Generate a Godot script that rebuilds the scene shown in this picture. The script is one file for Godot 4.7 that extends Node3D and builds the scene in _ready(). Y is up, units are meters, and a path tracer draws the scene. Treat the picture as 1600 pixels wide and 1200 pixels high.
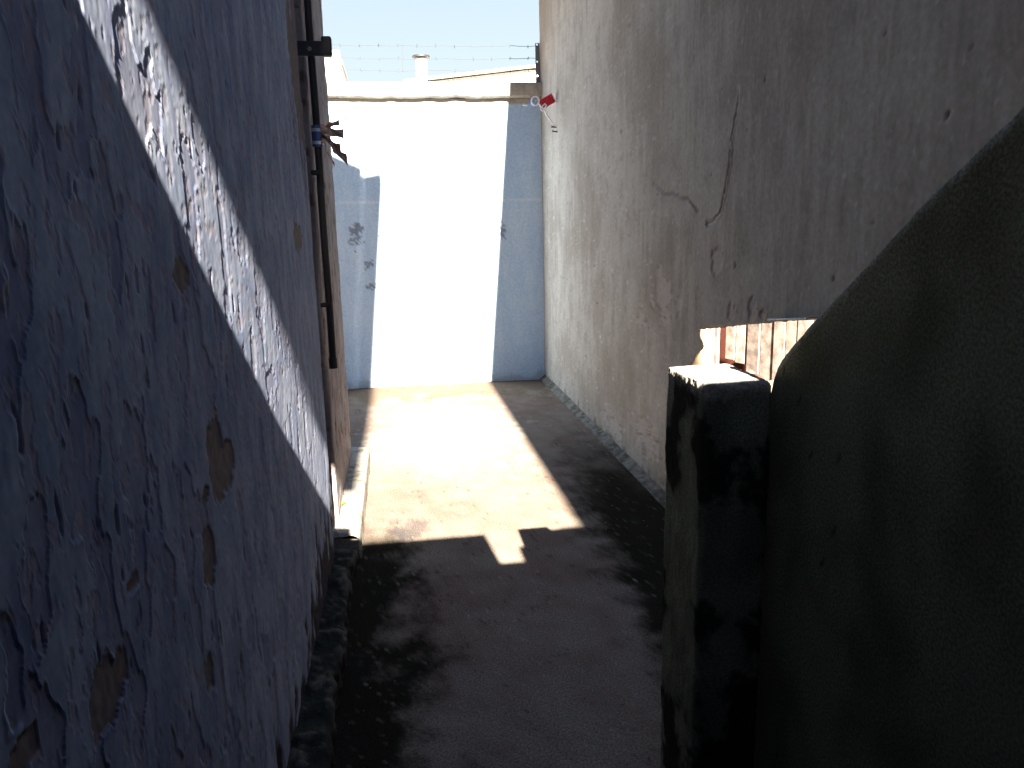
extends Node3D

# ---------------------------------------------------------------- layout (metres; camera stands at x = 0, z = 0)
const LX := -0.37        # face of the house wall on the left
const RX := 1.503        # face of the tall boundary wall on the right
const BZ := -7.8         # face of the blue wall that closes the passage
const SUN := Vector3(0.060, 0.633, 1.0)   # towards the sun
const HOLE_LOW := 0.75
const HOLE_ROW := 1.14

var noises := {}
var M := {}
var _p := Vector3.ZERO
var _c := Color.WHITE

# ---------------------------------------------------------------- helpers
func noise(called: String, sd: int, freq: float, octaves := 3) -> FastNoiseLite:
	var n := FastNoiseLite.new()
	n.noise_type = FastNoiseLite.TYPE_SIMPLEX_SMOOTH
	n.seed = sd
	n.frequency = freq
	n.fractal_type = FastNoiseLite.FRACTAL_FBM if octaves > 1 else FastNoiseLite.FRACTAL_NONE
	n.fractal_octaves = octaves
	noises[called] = n
	return n

func lin(r: float, g: float, b: float) -> Color:
	return Color(r, g, b).linear_to_srgb()

func thing(called: String, base: Vector3, label: String, category: String, group := "") -> Node3D:
	var o := Node3D.new()
	o.name = called
	add_child(o, true)
	o.position = base
	tag(o, label, category, group)
	return o

func tag(o: Node, label: String, category: String, group := "") -> void:
	o.set_meta("label", label)
	o.set_meta("category", category)
	if group != "":
		o.set_meta("group", group)

# a part whose vertices are given in world coordinates
func part(called: String, m: Mesh, mat: Material, parent: Node) -> MeshInstance3D:
	var o := MeshInstance3D.new()
	o.name = called
	o.mesh = m
	o.material_override = mat
	parent.add_child(o, true)
	var at := Vector3.ZERO
	var q: Node = parent
	while q != self:
		at += (q as Node3D).position
		q = q.get_parent()
	o.position = -at
	return o

# grid of nu x nv points; f(i, j) sets _p (place) and _c (linear colour)
func grid(nu: int, nv: int, f: Callable, flip := false, skip = null, wrap := false) -> ArrayMesh:
	var P := PackedVector3Array()
	var C := PackedColorArray()
	var N := PackedVector3Array()
	P.resize(nu * nv)
	C.resize(nu * nv)
	N.resize(nu * nv)
	for j in nv:
		for i in nu:
			f.call(i, j)
			P[j * nu + i] = _p
			C[j * nu + i] = _c
	for j in nv:
		var ja := maxi(j - 1, 0) * nu
		var jb := mini(j + 1, nv - 1) * nu
		for i in nu:
			var ia := maxi(i - 1, 0)
			var ib := mini(i + 1, nu - 1)
			if wrap and (i == 0 or i == nu - 1):
				ia = nu - 2
				ib = 1
			var n := (P[j * nu + ib] - P[j * nu + ia]).cross(P[jb + i] - P[ja + i]).normalized()
			N[j * nu + i] = -n if flip else n
	var I := PackedInt32Array()
	var hole: bool = skip != null
	for j in nv - 1:
		for i in nu - 1:
			if hole and skip.call(i, j):
				continue
			var a := j * nu + i
			var b := a + 1
			var c := a + nu
			var d := c + 1
			if flip:
				I.append_array([a, b, c, b, d, c])
			else:
				I.append_array([a, c, b, b, c, d])
	var arr := []
	arr.resize(Mesh.ARRAY_MAX)
	arr[Mesh.ARRAY_VERTEX] = P
	arr[Mesh.ARRAY_NORMAL] = N
	arr[Mesh.ARRAY_COLOR] = C
	arr[Mesh.ARRAY_INDEX] = I
	var m := ArrayMesh.new()
	m.add_surface_from_arrays(Mesh.PRIMITIVE_TRIANGLES, arr)
	return m

func new_st() -> SurfaceTool:
	var st := SurfaceTool.new()
	st.begin(Mesh.PRIMITIVE_TRIANGLES)
	return st

func tri(st: SurfaceTool, a: Vector3, b: Vector3, c: Vector3, inside: Vector3) -> void:
	var n := (b - a).cross(c - a).normalized()
	if n.dot((a + b + c) / 3.0 - inside) < 0.0:
		n = -n
		st.set_normal(n); st.add_vertex(a)
		st.set_normal(n); st.add_vertex(b)
		st.set_normal(n); st.add_vertex(c)
	else:
		st.set_normal(n); st.add_vertex(a)
		st.set_normal(n); st.add_vertex(c)
		st.set_normal(n); st.add_vertex(b)

func quad(st: SurfaceTool, a: Vector3, b: Vector3, c: Vector3, d: Vector3, inside: Vector3) -> void:
	tri(st, a, b, c, inside)
	tri(st, a, c, d, inside)

# chamfered box, optionally turned
func box(st: SurfaceTool, at: Vector3, size: Vector3, bev := 0.004, turn := Basis()) -> void:
	var h := size / 2.0
	var pt := func(s: Vector3, axis: int) -> Vector3:
		var q := h - Vector3.ONE * bev
		q[axis] = h[axis]
		return at + turn * Vector3(q.x * s.x, q.y * s.y, q.z * s.z)
	for ax in 3:
		var b1 := (ax + 1) % 3
		var b2 := (ax + 2) % 3
		for s in [-1.0, 1.0]:
			var v := []
			for k in [[-1.0, -1.0], [1.0, -1.0], [1.0, 1.0], [-1.0, 1.0]]:
				var sg := Vector3.ZERO
				sg[ax] = s
				sg[b1] = k[0]
				sg[b2] = k[1]
				v.append(pt.call(sg, ax))
			quad(st, v[0], v[1], v[2], v[3], at)
		for s1 in [-1.0, 1.0]:
			for s2 in [-1.0, 1.0]:
				var a := Vector3.ZERO
				a[b1] = s1
				a[b2] = s2
				var lo := a
				lo[ax] = -1.0
				var hi := a
				hi[ax] = 1.0
				quad(st, pt.call(lo, b1), pt.call(hi, b1), pt.call(hi, b2), pt.call(lo, b2), at)
	for sx in [-1.0, 1.0]:
		for sy in [-1.0, 1.0]:
			for sz in [-1.0, 1.0]:
				var s := Vector3(sx, sy, sz)
				tri(st, pt.call(s, 0), pt.call(s, 1), pt.call(s, 2), at)

func box_mesh(at: Vector3, size: Vector3, bev := 0.004, turn := Basis()) -> ArrayMesh:
	var st := new_st()
	box(st, at, size, bev, turn)
	return st.commit()

# box between two corners
func span(a: Vector3, b: Vector3, bev := 0.006) -> ArrayMesh:
	return box_mesh((a + b) / 2.0, (b - a).abs(), bev)

func tube(st: SurfaceTool, pts: Array, r: float, sides := 8, capped := true) -> void:
	var rings := []
	for k in pts.size():
		var a: Vector3 = pts[maxi(k - 1, 0)]
		var b: Vector3 = pts[mini(k + 1, pts.size() - 1)]
		var t := (b - a).normalized()
		var side := t.cross(Vector3(0.31, 0.17, 0.93)).normalized()
		var up := side.cross(t)
		var ring := []
		for s in sides:
			var w := TAU * s / sides
			ring.append([(pts[k] as Vector3) + (side * cos(w) + up * sin(w)) * r, side * cos(w) + up * sin(w)])
		rings.append(ring)
	for k in pts.size() - 1:
		for s in sides:
			var s2 := (s + 1) % sides
			var q := [rings[k][s], rings[k][s2], rings[k + 1][s2], rings[k + 1][s]]
			for o in [0, 1, 2, 0, 2, 3]:
				st.set_normal(q[o][1])
				st.add_vertex(q[o][0])
	if capped:
		for e in [0, pts.size() - 1]:
			for s in range(1, sides - 1):
				tri(st, rings[e][0][0], rings[e][s][0], rings[e][s + 1][0], pts[1] if e == 0 else pts[e - 1])

# solid from a polygon of (x, y) points pushed along z from z0 to z1; the x of each end may be shifted
func extrude(poly: PackedVector2Array, z0: float, z1: float, shift0 := 0.0, shift1 := 0.0) -> ArrayMesh:
	var st := new_st()
	var mid := Vector2.ZERO
	for p in poly:
		mid += p / poly.size()
	var idx := Geometry2D.triangulate_polygon(poly)
	var c := Vector3(mid.x, mid.y, (z0 + z1) / 2.0)
	for e in [[z0, shift0], [z1, shift1]]:
		for k in range(0, idx.size(), 3):
			var v := []
			for o in 3:
				v.append(Vector3(poly[idx[k + o]].x + e[1], poly[idx[k + o]].y, e[0]))
			tri(st, v[0], v[1], v[2], c)
	var ccw := not Geometry2D.is_polygon_clockwise(poly)
	for k in poly.size():
		var a := poly[k]
		var b := poly[(k + 1) % poly.size()]
		var out := Vector3(b.y - a.y, a.x - b.x, 0) * (1.0 if ccw else -1.0)
		var q := Vector3((a.x + b.x) / 2, (a.y + b.y) / 2, c.z) - out.normalized() * 0.01
		quad(st, Vector3(a.x + shift0, a.y, z0), Vector3(b.x + shift0, b.y, z0), Vector3(b.x + shift1, b.y, z1), Vector3(a.x + shift1, a.y, z1), q)
	return st.commit()

func grain_texture(sd: int, freq: float, lo: float, hi: float, octaves := 4, size := 512) -> NoiseTexture2D:
	var n := FastNoiseLite.new()
	n.noise_type = FastNoiseLite.TYPE_SIMPLEX_SMOOTH
	n.seed = sd
	n.frequency = freq
	n.fractal_octaves = octaves
	n.fractal_gain = 0.6
	var t := NoiseTexture2D.new()
	t.width = size
	t.height = size
	t.seamless = true
	t.noise = n
	var g := Gradient.new()
	g.set_color(0, Color(lo, lo, lo))
	g.set_color(1, Color(hi, hi, hi))
	t.color_ramp = g
	return t

func plaster(called: String, grain: Texture2D, relief: Texture2D, tile: float, depth: float, rough := 1.0) -> StandardMaterial3D:
	var m := StandardMaterial3D.new()
	m.resource_name = called
	m.vertex_color_use_as_albedo = true
	m.albedo_texture = grain
	m.uv1_triplanar = true
	m.uv1_world_triplanar = true
	m.uv1_scale = Vector3.ONE / tile
	m.roughness = rough
	m.metallic_specular = 0.04
	if relief:
		m.heightmap_enabled = true
		m.heightmap_texture = relief
		m.heightmap_scale = depth
	return m

func plain(called: String, c: Color, rough := 0.8, metal := 0.0, grain: Texture2D = null, tile := 0.4, relief: Texture2D = null, depth := 0.1) -> StandardMaterial3D:
	var m := StandardMaterial3D.new()
	m.resource_name = called
	m.albedo_color = c
	m.roughness = rough
	m.metallic = metal
	if grain:
		m.albedo_texture = grain
		m.uv1_triplanar = true
		m.uv1_world_triplanar = true
		m.uv1_scale = Vector3.ONE / tile
	if relief:
		m.heightmap_enabled = true
		m.heightmap_texture = relief
		m.heightmap_scale = depth
	return m

func mixc(a: Color, b: Color, t: float) -> Color:
	return a.lerp(b, clampf(t, 0.0, 1.0))

func steps(from: float, to: float, step: Callable) -> PackedFloat32Array:
	var out := PackedFloat32Array()
	var u := from
	while u < to:
		out.append(u)
		u += step.call(u)
	out.append(to)
	return out

# how deep inside a ragged patch a point lies (above 0 is inside)
func in_patch(u: float, v: float, q: Array, wob: float) -> float:
	var a: float = (u - q[0]) / q[2]
	var b: float = (v - q[1]) / q[3]
	if absf(a) > 1.7 or absf(b) > 1.7:
		return -1.0
	return 1.0 - sqrt(a * a + b * b) + wob

func seg_dist(p: Vector2, line: Array) -> float:
	var best := 1e9
	for k in line.size() - 1:
		best = minf(best, p.distance_to(Geometry2D.get_closest_point_to_segment(p, line[k], line[k + 1])))
	return best

# ---------------------------------------------------------------- scene
func _ready() -> void:
	# camera
	var cam := Camera3D.new()
	cam.name = "camera"
	add_child(cam)
	cam.position = Vector3(0, 1.6, 0)
	cam.rotation_degrees = Vector3(-11.727, -8.403, -1.293)
	cam.fov = 53.13
	cam.near = 0.05
	cam.far = 2000.0
	cam.current = true
	# sky
	var sky_mat := ProceduralSkyMaterial.new()
	sky_mat.sky_top_color = lin(0.010, 0.027, 0.073)
	sky_mat.sky_horizon_color = lin(0.069, 0.079, 0.076)
	sky_mat.sky_curve = 0.5
	sky_mat.ground_bottom_color = lin(0.05, 0.045, 0.04)
	sky_mat.ground_horizon_color = lin(0.10, 0.11, 0.11)
	sky_mat.sun_angle_max = 4.0
	var sky := Sky.new()
	sky.sky_material = sky_mat
	var env := Environment.new()
	env.background_mode = Environment.BG_SKY
	env.sky = sky
	env.tonemap_mode = Environment.TONE_MAPPER_LINEAR
	env.tonemap_exposure = 14.0
	env.sdfgi_enabled = true
	env.ssao_enabled = true
	env.ssil_enabled = true
	var we := WorldEnvironment.new()
	we.name = "environment"
	we.environment = env
	add_child(we)
	# sun: behind the camera, a hair to the right, about 32 degrees up
	var sun := DirectionalLight3D.new()
	sun.name = "sun"
	sun.light_energy = 1.6
	sun.light_color = Color(1.0, 0.95, 0.87)
	sun.light_angular_distance = 0.5
	sun.shadow_enabled = true
	add_child(sun)
	sun.look_at_from_position(SUN * 10.0, Vector3.ZERO)

	make_materials()
	build_ground()
	build_paving()
	build_end_wall()
	build_house()
	build_boundary_wall()
	build_rear_house()
	build_stairs()
	build_neighbours()
	build_yard_behind_hole()
	build_kerbs()
	build_ironwork()
	build_wires()
	build_cord_holder()
	build_small_things()

func make_materials() -> void:
	noise("broad", 11, 0.8, 2)
	noise("mid", 12, 5.0, 3)
	noise("fine", 13, 30.0, 3)
	noise("flake", 14, 7.0, 4)
	noise("gouge", 15, 18.0, 2)
	noise("streak", 16, 9.0, 3)
	noise("moss", 17, 3.0, 4)
	noise("speck", 18, 90.0, 1)
	var g1 := grain_texture(21, 0.03, 0.88, 1.0)
	var g2 := grain_texture(22, 0.05, 0.0, 1.0, 5)
	var g3 := grain_texture(23, 0.09, 0.55, 1.0, 4)
	var g4 := grain_texture(24, 0.11, 0.0, 1.0, 4)
	var g5 := grain_texture(25, 0.012, 0.45, 1.0, 5)
	M.paint = plaster("flaking_paint", g1, null, 0.45, 0.0)
	M.wall = plaster("weathered_plaster", g1, null, 0.55, 0.0)
	M.floor = plaster("concrete_floor", g3, null, 0.5, 0.0, 1.0)
	M.dark = plaster("mossy_render", g3, null, 0.4, 0.0, 1.0)
	M.upper = plain("upper_render", lin(0.26, 0.28, 0.35), 0.95, 0.0, g1, 0.6)
	M.concrete = plain("bare_concrete", lin(0.42, 0.39, 0.34), 0.95, 0.0, g3, 0.6)
	M.white = plain("white_wall", lin(0.72, 0.71, 0.68), 0.9, 0.0, g1, 0.8, g2, 0.1)
	M.roof = plain("clay_roof", lin(0.36, 0.16, 0.09), 0.9, 0.0, g3, 0.5, g2, 0.3)
	M.iron = plain("painted_iron", lin(0.045, 0.042, 0.05), 0.6, 0.3, g3, 0.2, g2, 0.05)
	M.zinc = plain("galvanised", lin(0.30, 0.30, 0.31), 0.5, 0.7, g3, 0.2)
	M.wire = plain("dull_wire", lin(0.035, 0.035, 0.038), 0.8, 0.0)
	M.red = plain("red_plastic", lin(0.55, 0.015, 0.035), 0.45)
	M.rope = plain("white_rope", lin(0.70, 0.70, 0.72), 0.9)
	M.rope_blue = plain("blue_rope", lin(0.18, 0.30, 0.55), 0.85)
	M.rag = plain("faded_cloth", lin(0.50, 0.30, 0.28), 0.95, 0.0, g3, 0.1)
	M.rag_pale = plain("pale_cloth", lin(0.55, 0.46, 0.42), 0.95, 0.0, g3, 0.1)
	M.blue = plain("blue_tape", lin(0.05, 0.09, 0.25), 0.5)
	M.tape = plain("pale_tape", lin(0.45, 0.50, 0.60), 0.5)
	M.brick = plain("red_clay", lin(0.15, 0.028, 0.012), 0.9, 0.0, g3, 0.2, g2, 0.2)
	M.cream = plain("broken_plaster", lin(0.24, 0.185, 0.125), 0.95, 0.0, g3, 0.3, g2, 0.4)
	M.plank = []
	for c in [[0.46, 0.385, 0.345], [0.52, 0.445, 0.40], [0.40, 0.32, 0.285], [0.49, 0.40, 0.345], [0.35, 0.28, 0.25]]:
		M.plank.append(plain("pale_board", lin(c[0], c[1], c[2]), 0.95, 0.0, g5, 0.5, g2, 0.08))
	M.leaf = plain("weed_leaf", lin(0.06, 0.085, 0.02), 0.7)
	for m in [M.rag, M.rag_pale]:
		m.backlight_enabled = true
		m.backlight = lin(0.20, 0.12, 0.11)
	M.leaf.backlight_enabled = true
	M.leaf.backlight = lin(0.06, 0.09, 0.02)
	M.soil = plain("bare_earth", lin(0.25, 0.19, 0.13), 0.95, 0.0, g3, 1.0, g4, 0.5)

# ---- ground
func build_ground() -> void:
	var st := new_st()
	quad(st, Vector3(-400, -0.03, -400), Vector3(400, -0.03, -400), Vector3(400, -0.03, 400), Vector3(-400, -0.03, 400), Vector3(0, -1, 0))
	var g := part("ground", st.commit(), M.soil, self)
	g.set_meta("kind", "structure")

func build_paving() -> void:
	var us := steps(-2.6, 1.51, func(u): return 0.012 if u > -0.6 else 0.08)
	var vs := steps(-5.0, 7.82, func(v): return 0.25 if v < 0.8 else clampf(0.0028 * v * v, 0.008, 0.035))
	var f := func(i: int, j: int) -> void:
		var x := us[i]
		var v := vs[j]
		var mo: float = noises.moss.get_noise_2d(x, v * 0.7)
		var md: float = noises.mid.get_noise_2d(x, v)
		var fi: float = noises.fine.get_noise_2d(x, v)
		var br: float = noises.broad.get_noise_2d(x + 30.0, v)
		# bare concrete, sandy, with brown and pale worn areas
		var c := Color(0.265, 0.228, 0.192)
		c = mixc(c, Color(0.205, 0.150, 0.128), 0.5 + br * 0.6 + md * 0.5 + mo * 0.3)
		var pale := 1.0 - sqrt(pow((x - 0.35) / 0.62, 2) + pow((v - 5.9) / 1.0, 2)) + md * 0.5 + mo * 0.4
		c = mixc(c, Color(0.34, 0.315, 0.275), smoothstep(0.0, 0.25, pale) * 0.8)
		# damp brown band along the foot of the end wall
		c = mixc(c, Color(0.17, 0.125, 0.09), smoothstep(0.0, 0.3, v - 7.05 + mo * 0.5) * 0.75)
		# moss: black-green growth with a ragged outline along both sides of the shaded end
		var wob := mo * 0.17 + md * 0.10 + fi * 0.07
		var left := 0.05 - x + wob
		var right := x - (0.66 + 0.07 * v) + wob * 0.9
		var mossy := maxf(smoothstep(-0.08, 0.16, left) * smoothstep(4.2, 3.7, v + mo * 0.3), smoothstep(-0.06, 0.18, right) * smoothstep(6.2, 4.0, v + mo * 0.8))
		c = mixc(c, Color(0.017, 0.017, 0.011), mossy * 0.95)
		# damp grey patches that reach into the sun
		var spot := in_patch(x, v, [0.0, 3.95, 0.13, 0.16], md * 0.7 + fi * 0.6)
		c = mixc(c, Color(0.09, 0.085, 0.09), smoothstep(0.0, 0.4, spot) * 0.6)
		# fine cracks and crazing
		var cr := absf(noises.flake.get_noise_2d(x * 0.35 + 5.0, v * 0.35))
		if cr < 0.008 and md > 0.0:
			c = mixc(c, Color(0.08, 0.07, 0.06), 0.6)
		if fi > 0.45:
			c = mixc(c, Color(0.5, 0.47, 0.42), (fi - 0.45) * 1.3)
		_c = c
		_p = Vector3(x, br * 0.006 + md * 0.0025 + fi * 0.0016, -v)
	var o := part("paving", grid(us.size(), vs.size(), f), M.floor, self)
	o.set_meta("kind", "structure")

# ---- blue wall across the end of the passage
func build_end_wall() -> void:
	var t := thing("garden_wall", Vector3(0.5, 0, BZ), "light blue wall closing the far end of the passage", "wall")
	var xs := steps(-3.0, 1.62, func(x): return 0.018 if x > -0.7 else 0.1)
	var ys := steps(-0.03, 2.80, func(_y): return 0.018)
	var stains := [[-0.352, 1.547, 0.09, 0.12], [-0.24, 1.252, 0.05, 0.07], [-0.24, 1.03, 0.07, 0.04], [1.09, 1.544, 0.05, 0.09], [0.051, 0.169, 0.08, 0.06], [0.02, 1.815, 0.09, 0.05], [0.13, 1.62, 0.05, 0.08], [-0.1, 1.50, 0.04, 0.1]]
	var f := func(i: int, j: int) -> void:
		var x := xs[i]
		var y := ys[j]
		var md: float = noises.mid.get_noise_2d(x + 9.0, y)
		var fi: float = noises.fine.get_noise_2d(x, y + 3.0)
		var br: float = noises.broad.get_noise_2d(x, y + 50.0)
		var sk: float = noises.streak.get_noise_2d(x * 0.9, y * 0.15)
		var c := Color(0.42, 0.56, 0.74)
		c = mixc(c, Color(0.50, 0.62, 0.76), 0.4 + br + md * 0.5 + sk * 0.8)
		var h := br * 0.004 + md * 0.0015
		for q in stains:
			var s := in_patch(x, y, q, fi * 0.9 + md * 0.8 - 0.25)
			if s > 0.0:
				c = mixc(c, Color(0.13, 0.14, 0.19), smoothstep(0.0, 0.25, s) * 0.75)
				h -= 0.003 * smoothstep(0.0, 0.1, s)
		# a day joint in the render
		if absf(y - 1.84 - md * 0.006) < 0.010:
			c = mixc(c, Color(0.66, 0.72, 0.78), 0.6)
			h += 0.003
		# splashed foot
		c = mixc(c, Color(0.35, 0.36, 0.36), smoothstep(0.10, 0.02, y + md * 0.08) * 0.6)
		# the paint stops short of the coping: bare render above a wavy brush line
		if y > 2.752 + md * 0.012:
			c = mixc(Color(0.44, 0.42, 0.38), Color(0.36, 0.335, 0.30), 0.4 + fi + md)
		_c = c
		_p = Vector3(x, y, BZ + h)
	part("wall_face", grid(xs.size(), ys.size(), f, false), M.wall, t)
	part("wall_core", span(Vector3(-3.0, -0.03, BZ - 0.2), Vector3(1.62, 2.79, BZ - 0.012)), M.concrete, t)
	# coping: rough cast concrete that overhangs the face, with an uneven lower lip
	var cs := steps(-3.0, 1.50, func(_x): return 0.025)
	var g := func(i: int, j: int) -> void:
		var x := cs[i]
		var sag: float = noises.broad.get_noise_2d(x * 3.0, 7.0) * 0.010 + noises.mid.get_noise_2d(x, 4.0) * 0.006
		var lip: float = noises.mid.get_noise_2d(x * 0.7, 1.0) * 0.006
		var prof := [[BZ - 0.21, 2.80], [BZ - 0.01, 2.80 + sag], [BZ + 0.065, 2.812 + sag], [BZ + 0.075 + lip, 2.822 + sag], [BZ + 0.072 + lip, 2.885], [BZ + 0.070 + lip, 2.930], [BZ + 0.06, 2.942], [BZ - 0.21, 2.938], [BZ - 0.215, 2.93], [BZ - 0.21, 2.80]]
		var q: Array = prof[j]
		var fi: float = noises.fine.get_noise_2d(x, q[1] * 2.0 + q[0])
		_c = mixc(Color(0.42, 0.38, 0.32), Color(0.28, 0.25, 0.22), 0.4 + fi + noises.mid.get_noise_2d(x, q[1]))
		_p = Vector3(x, q[1] + fi * 0.003, q[0] + fi * 0.003)
	part("coping", grid(cs.size(), 10, g, false), M.wall, t)

# ---- house on the left
func paint_relief(u: float, v: float, patches: Array) -> void:
	# sets _p.x to the relief (metres) and _c to the colour of the flaking house wall
	var br: float = noises.broad.get_noise_2d(u, v)
	var md: float = noises.mid.get_noise_2d(u * 1.5, v * 0.8)
	var fi: float = noises.fine.get_noise_2d(u, v * 0.6)
	var fl: float = noises.flake.get_noise_2d(u * 1.0 + 3.0, v * 0.42)
	var go: float = noises.gouge.get_noise_2d(u * 1.4, v * 0.45)
	var fl2: float = noises.flake.get_noise_2d(u * 3.1 + 40.0, v * 1.7)
	var peel := smoothstep(0.150, 0.162, fl)
	var small := smoothstep(0.24, 0.27, fl2)
	var vf: float = noises.fine.get_noise_2d(u * 2.0, v * 0.5 + 40.0)
	var h := br * 0.002 + md * 0.0005 + fi * 0.00015 + vf * 0.0002
	h -= peel * 0.0015 + small * 0.0005
	h += 0.0009 * exp(-pow((fl - 0.135) / 0.012, 2)) * (1.0 - peel)
	h += 0.0006 * exp(-pow((fl2 - 0.22) / 0.02, 2)) * (1.0 - small)
	var c := Color(0.32, 0.365, 0.475)
	c = mixc(c, Color(0.205, 0.25, 0.365), 0.4 + md * 0.9 + br * 0.5)
	c = mixc(c, Color(0.235, 0.25, 0.34), peel * 0.6)
	c = mixc(c, Color(0.17, 0.20, 0.33), smoothstep(0.05, 0.5, noises.streak.get_noise_2d(u * 1.6 + 8.0, v * 0.35)) * 0.6)
	c = mixc(c, Color(0.30, 0.265, 0.30), small * 0.5)
	if go > 0.66:
		var d := smoothstep(0.66, 0.76, go)
		h -= 0.003 * d
		c = mixc(c, Color(0.16, 0.14, 0.15), d * 0.8)
	for q in patches:
		var s := in_patch(u, v, q, fl * 0.9 + fi * 0.35)
		if s > 0.0:
			var e := smoothstep(0.0, 0.06, s)
			h = lerpf(h, br * 0.002 - 0.0032 + fi * 0.0008, e)
			c = mixc(c, mixc(Color(0.225, 0.195, 0.185), Color(0.18, 0.145, 0.14), 0.4 + fi), e)
		elif s > -0.12:
			h += 0.0006 * (1.0 + s / 0.12)
	# rising damp: brown-black crust along the foot, ragged outline
	var damp := smoothstep(0.0, 0.10, 0.16 + 0.20 * smoothstep(2.0, 3.4, u) - v + fl * 0.30 + md * 0.12)
	c = mixc(c, Color(0.055, 0.042, 0.034), damp * 0.9)
	h -= damp * 0.004 * (0.5 + fl2)
	_c = c
	_p = Vector3(h, 0, 0)

func build_house() -> void:
	var t := thing("house", Vector3(-0.5, 0, -2.0), "house side with flaking bluish white paint along the left of the passage", "house")
	var patches := [[0.969, 1.009, 0.062, 0.041], [0.764, 1.077, 0.031, 0.021], [1.492, 0.969, 0.073, 0.051], [1.646, 1.098, 0.129, 0.056], [1.609, 1.159, 0.066, 0.049], [3.42, 2.229, 0.20, 0.346], [1.50, 1.522, 0.055, 0.023], [1.402, 0.772, 0.035, 0.042], [1.102, 1.103, 0.026, 0.012], [0.888, 1.805, 0.02, 0.012], [3.057, 1.573, 0.10, 0.05]]
	var us := steps(0.40, 3.55, func(u): return clampf(0.0024 * u * u, 0.0024, 0.012))
	var vs := steps(-0.03, 3.95, func(v): return 0.005 if v > 0.9 and v < 2.1 else (0.0085 if v < 3.0 else 0.05))
	var f := func(i: int, j: int) -> void:
		var u := us[i]
		var v := vs[j]
		paint_relief(u, v, patches)
		var h := _p.x
		if u > 3.50:
			h -= 0.012 * pow((u - 3.50) / 0.05, 2)
		_p = Vector3(-0.42 + 0.0200 * u + h, v, -u)
	part("wall_face", grid(us.size(), vs.size(), f, false), M.paint, t)
	# the same wall behind the camera
	var us2 := steps(-1.5, 0.40, func(_u): return 0.05)
	var f2 := func(i: int, j: int) -> void:
		paint_relief(us2[i], j * 0.05 - 0.03, [])
		_p = Vector3(-0.42 + 0.0200 * us2[i] + _p.x, j * 0.05 - 0.03 if j < 79 else 3.95, -us2[i])
	part("wall_face", grid(us2.size(), 80, f2, false), M.paint, t)
	part("wall_core", span(Vector3(-0.62, -0.03, -3.55), Vector3(LX - 0.10, 3.95, 1.5), 0.004), M.concrete, t)
	# recessed joint between the two lengths of wall
	part("wall_joint", span(Vector3(-0.62, -0.03, -3.80), Vector3(LX - 0.055, 3.9, -3.552), 0.002), M.concrete, t)
	# second length of wall, smoother, up to the corner
	var us3 := steps(3.80, 5.10, func(_u): return 0.014)
	var vs3 := steps(-0.03, 3.6, func(v): return 0.012 if v < 3.3 else 0.05)
	var n3 := us3.size()
	var f3 := func(i: int, j: int) -> void:
		var v := vs3[j]
		if i == 0:
			_p = Vector3(-0.60, v, -3.80)
			_c = Color(0.3, 0.28, 0.27)
			return
		if i == n3 + 1:
			_p = Vector3(-0.60, v, -5.105)
			_c = Color(0.3, 0.28, 0.27)
			return
		var u := us3[i - 1]
		var md: float = noises.mid.get_noise_2d(u * 1.2 + 60.0, v * 0.5)
		var fl: float = noises.flake.get_noise_2d(u * 0.9 + 80.0, v * 0.4)
		var fi: float = noises.fine.get_noise_2d(u + 20.0, v * 0.5)
		var go: float = noises.gouge.get_noise_2d(u * 0.9 + 11.0, v * 0.35)
		var c := mixc(Color(0.31, 0.29, 0.30), Color(0.24, 0.215, 0.22), 0.4 + md * 1.2)
		var h := md * 0.002 + fi * 0.0007
		var peel := smoothstep(0.20, 0.24, fl)
		h -= peel * 0.003
		c = mixc(c, Color(0.37, 0.30, 0.28), peel * 0.7)
		if go > 0.40:
			h -= 0.006
			c = mixc(c, Color(0.13, 0.11, 0.11), smoothstep(0.40, 0.5, go))
		c = mixc(c, Color(0.20, 0.16, 0.13), smoothstep(0.0, 0.1, 0.10 - v + fl * 0.2) * 0.7)
		var edge := minf(u - 3.80, 5.10 - u)
		if edge < 0.02:
			h -= 0.012 * pow(1.0 - edge / 0.02, 2)
		_c = c
		_p = Vector3(-0.35 + h, v, -u)
	part("wall_end", grid(n3 + 2, vs3.size(), f3, false), M.paint, t)
	part("wall_core", span(Vector3(-0.61, -0.03, -5.09), Vector3(LX - 0.03, 3.6, -3.81), 0.004), M.concrete, t)
	# roof with a box gutter along the eave
	part("upper_wall", span(Vector3(-0.62, 3.952, -5.09), Vector3(LX - 0.006, 6.45, 5.4), 0.004), M.upper, t)
	part("wall_core", span(Vector3(-0.62, -0.03, 1.5), Vector3(LX - 0.006, 3.95, 5.4), 0.004), M.upper, t)
	part("wall_core", span(Vector3(-0.62, 3.6, -5.09), Vector3(LX - 0.006, 3.95, -3.7), 0.004), M.upper, t)
	part("gutter", extrude(PackedVector2Array([Vector2(0.146, 6.47), Vector2(0.146, 6.36), Vector2(0.331, 6.36), Vector2(0.331, 6.5)]), 5.62, -0.9, -0.01, 0.015), M.concrete, t)
	part("roof", extrude(PackedVector2Array([Vector2(0.144, 6.455), Vector2(0.144, 6.56), Vector2(-3.0, 8.02), Vector2(-3.0, 7.89), Vector2(-0.62, 6.78), Vector2(-0.62, 6.455)]), 5.62, -0.88, -0.01, 0.015), M.roof, t)

# ---- tall wall on the right with the broken hole
func hole_top(u: float) -> float:
	return 1.238 - 0.166 * (u - 2.6) + noises.mid.get_noise_2d(u * 2.0, 77.0) * 0.006

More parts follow.
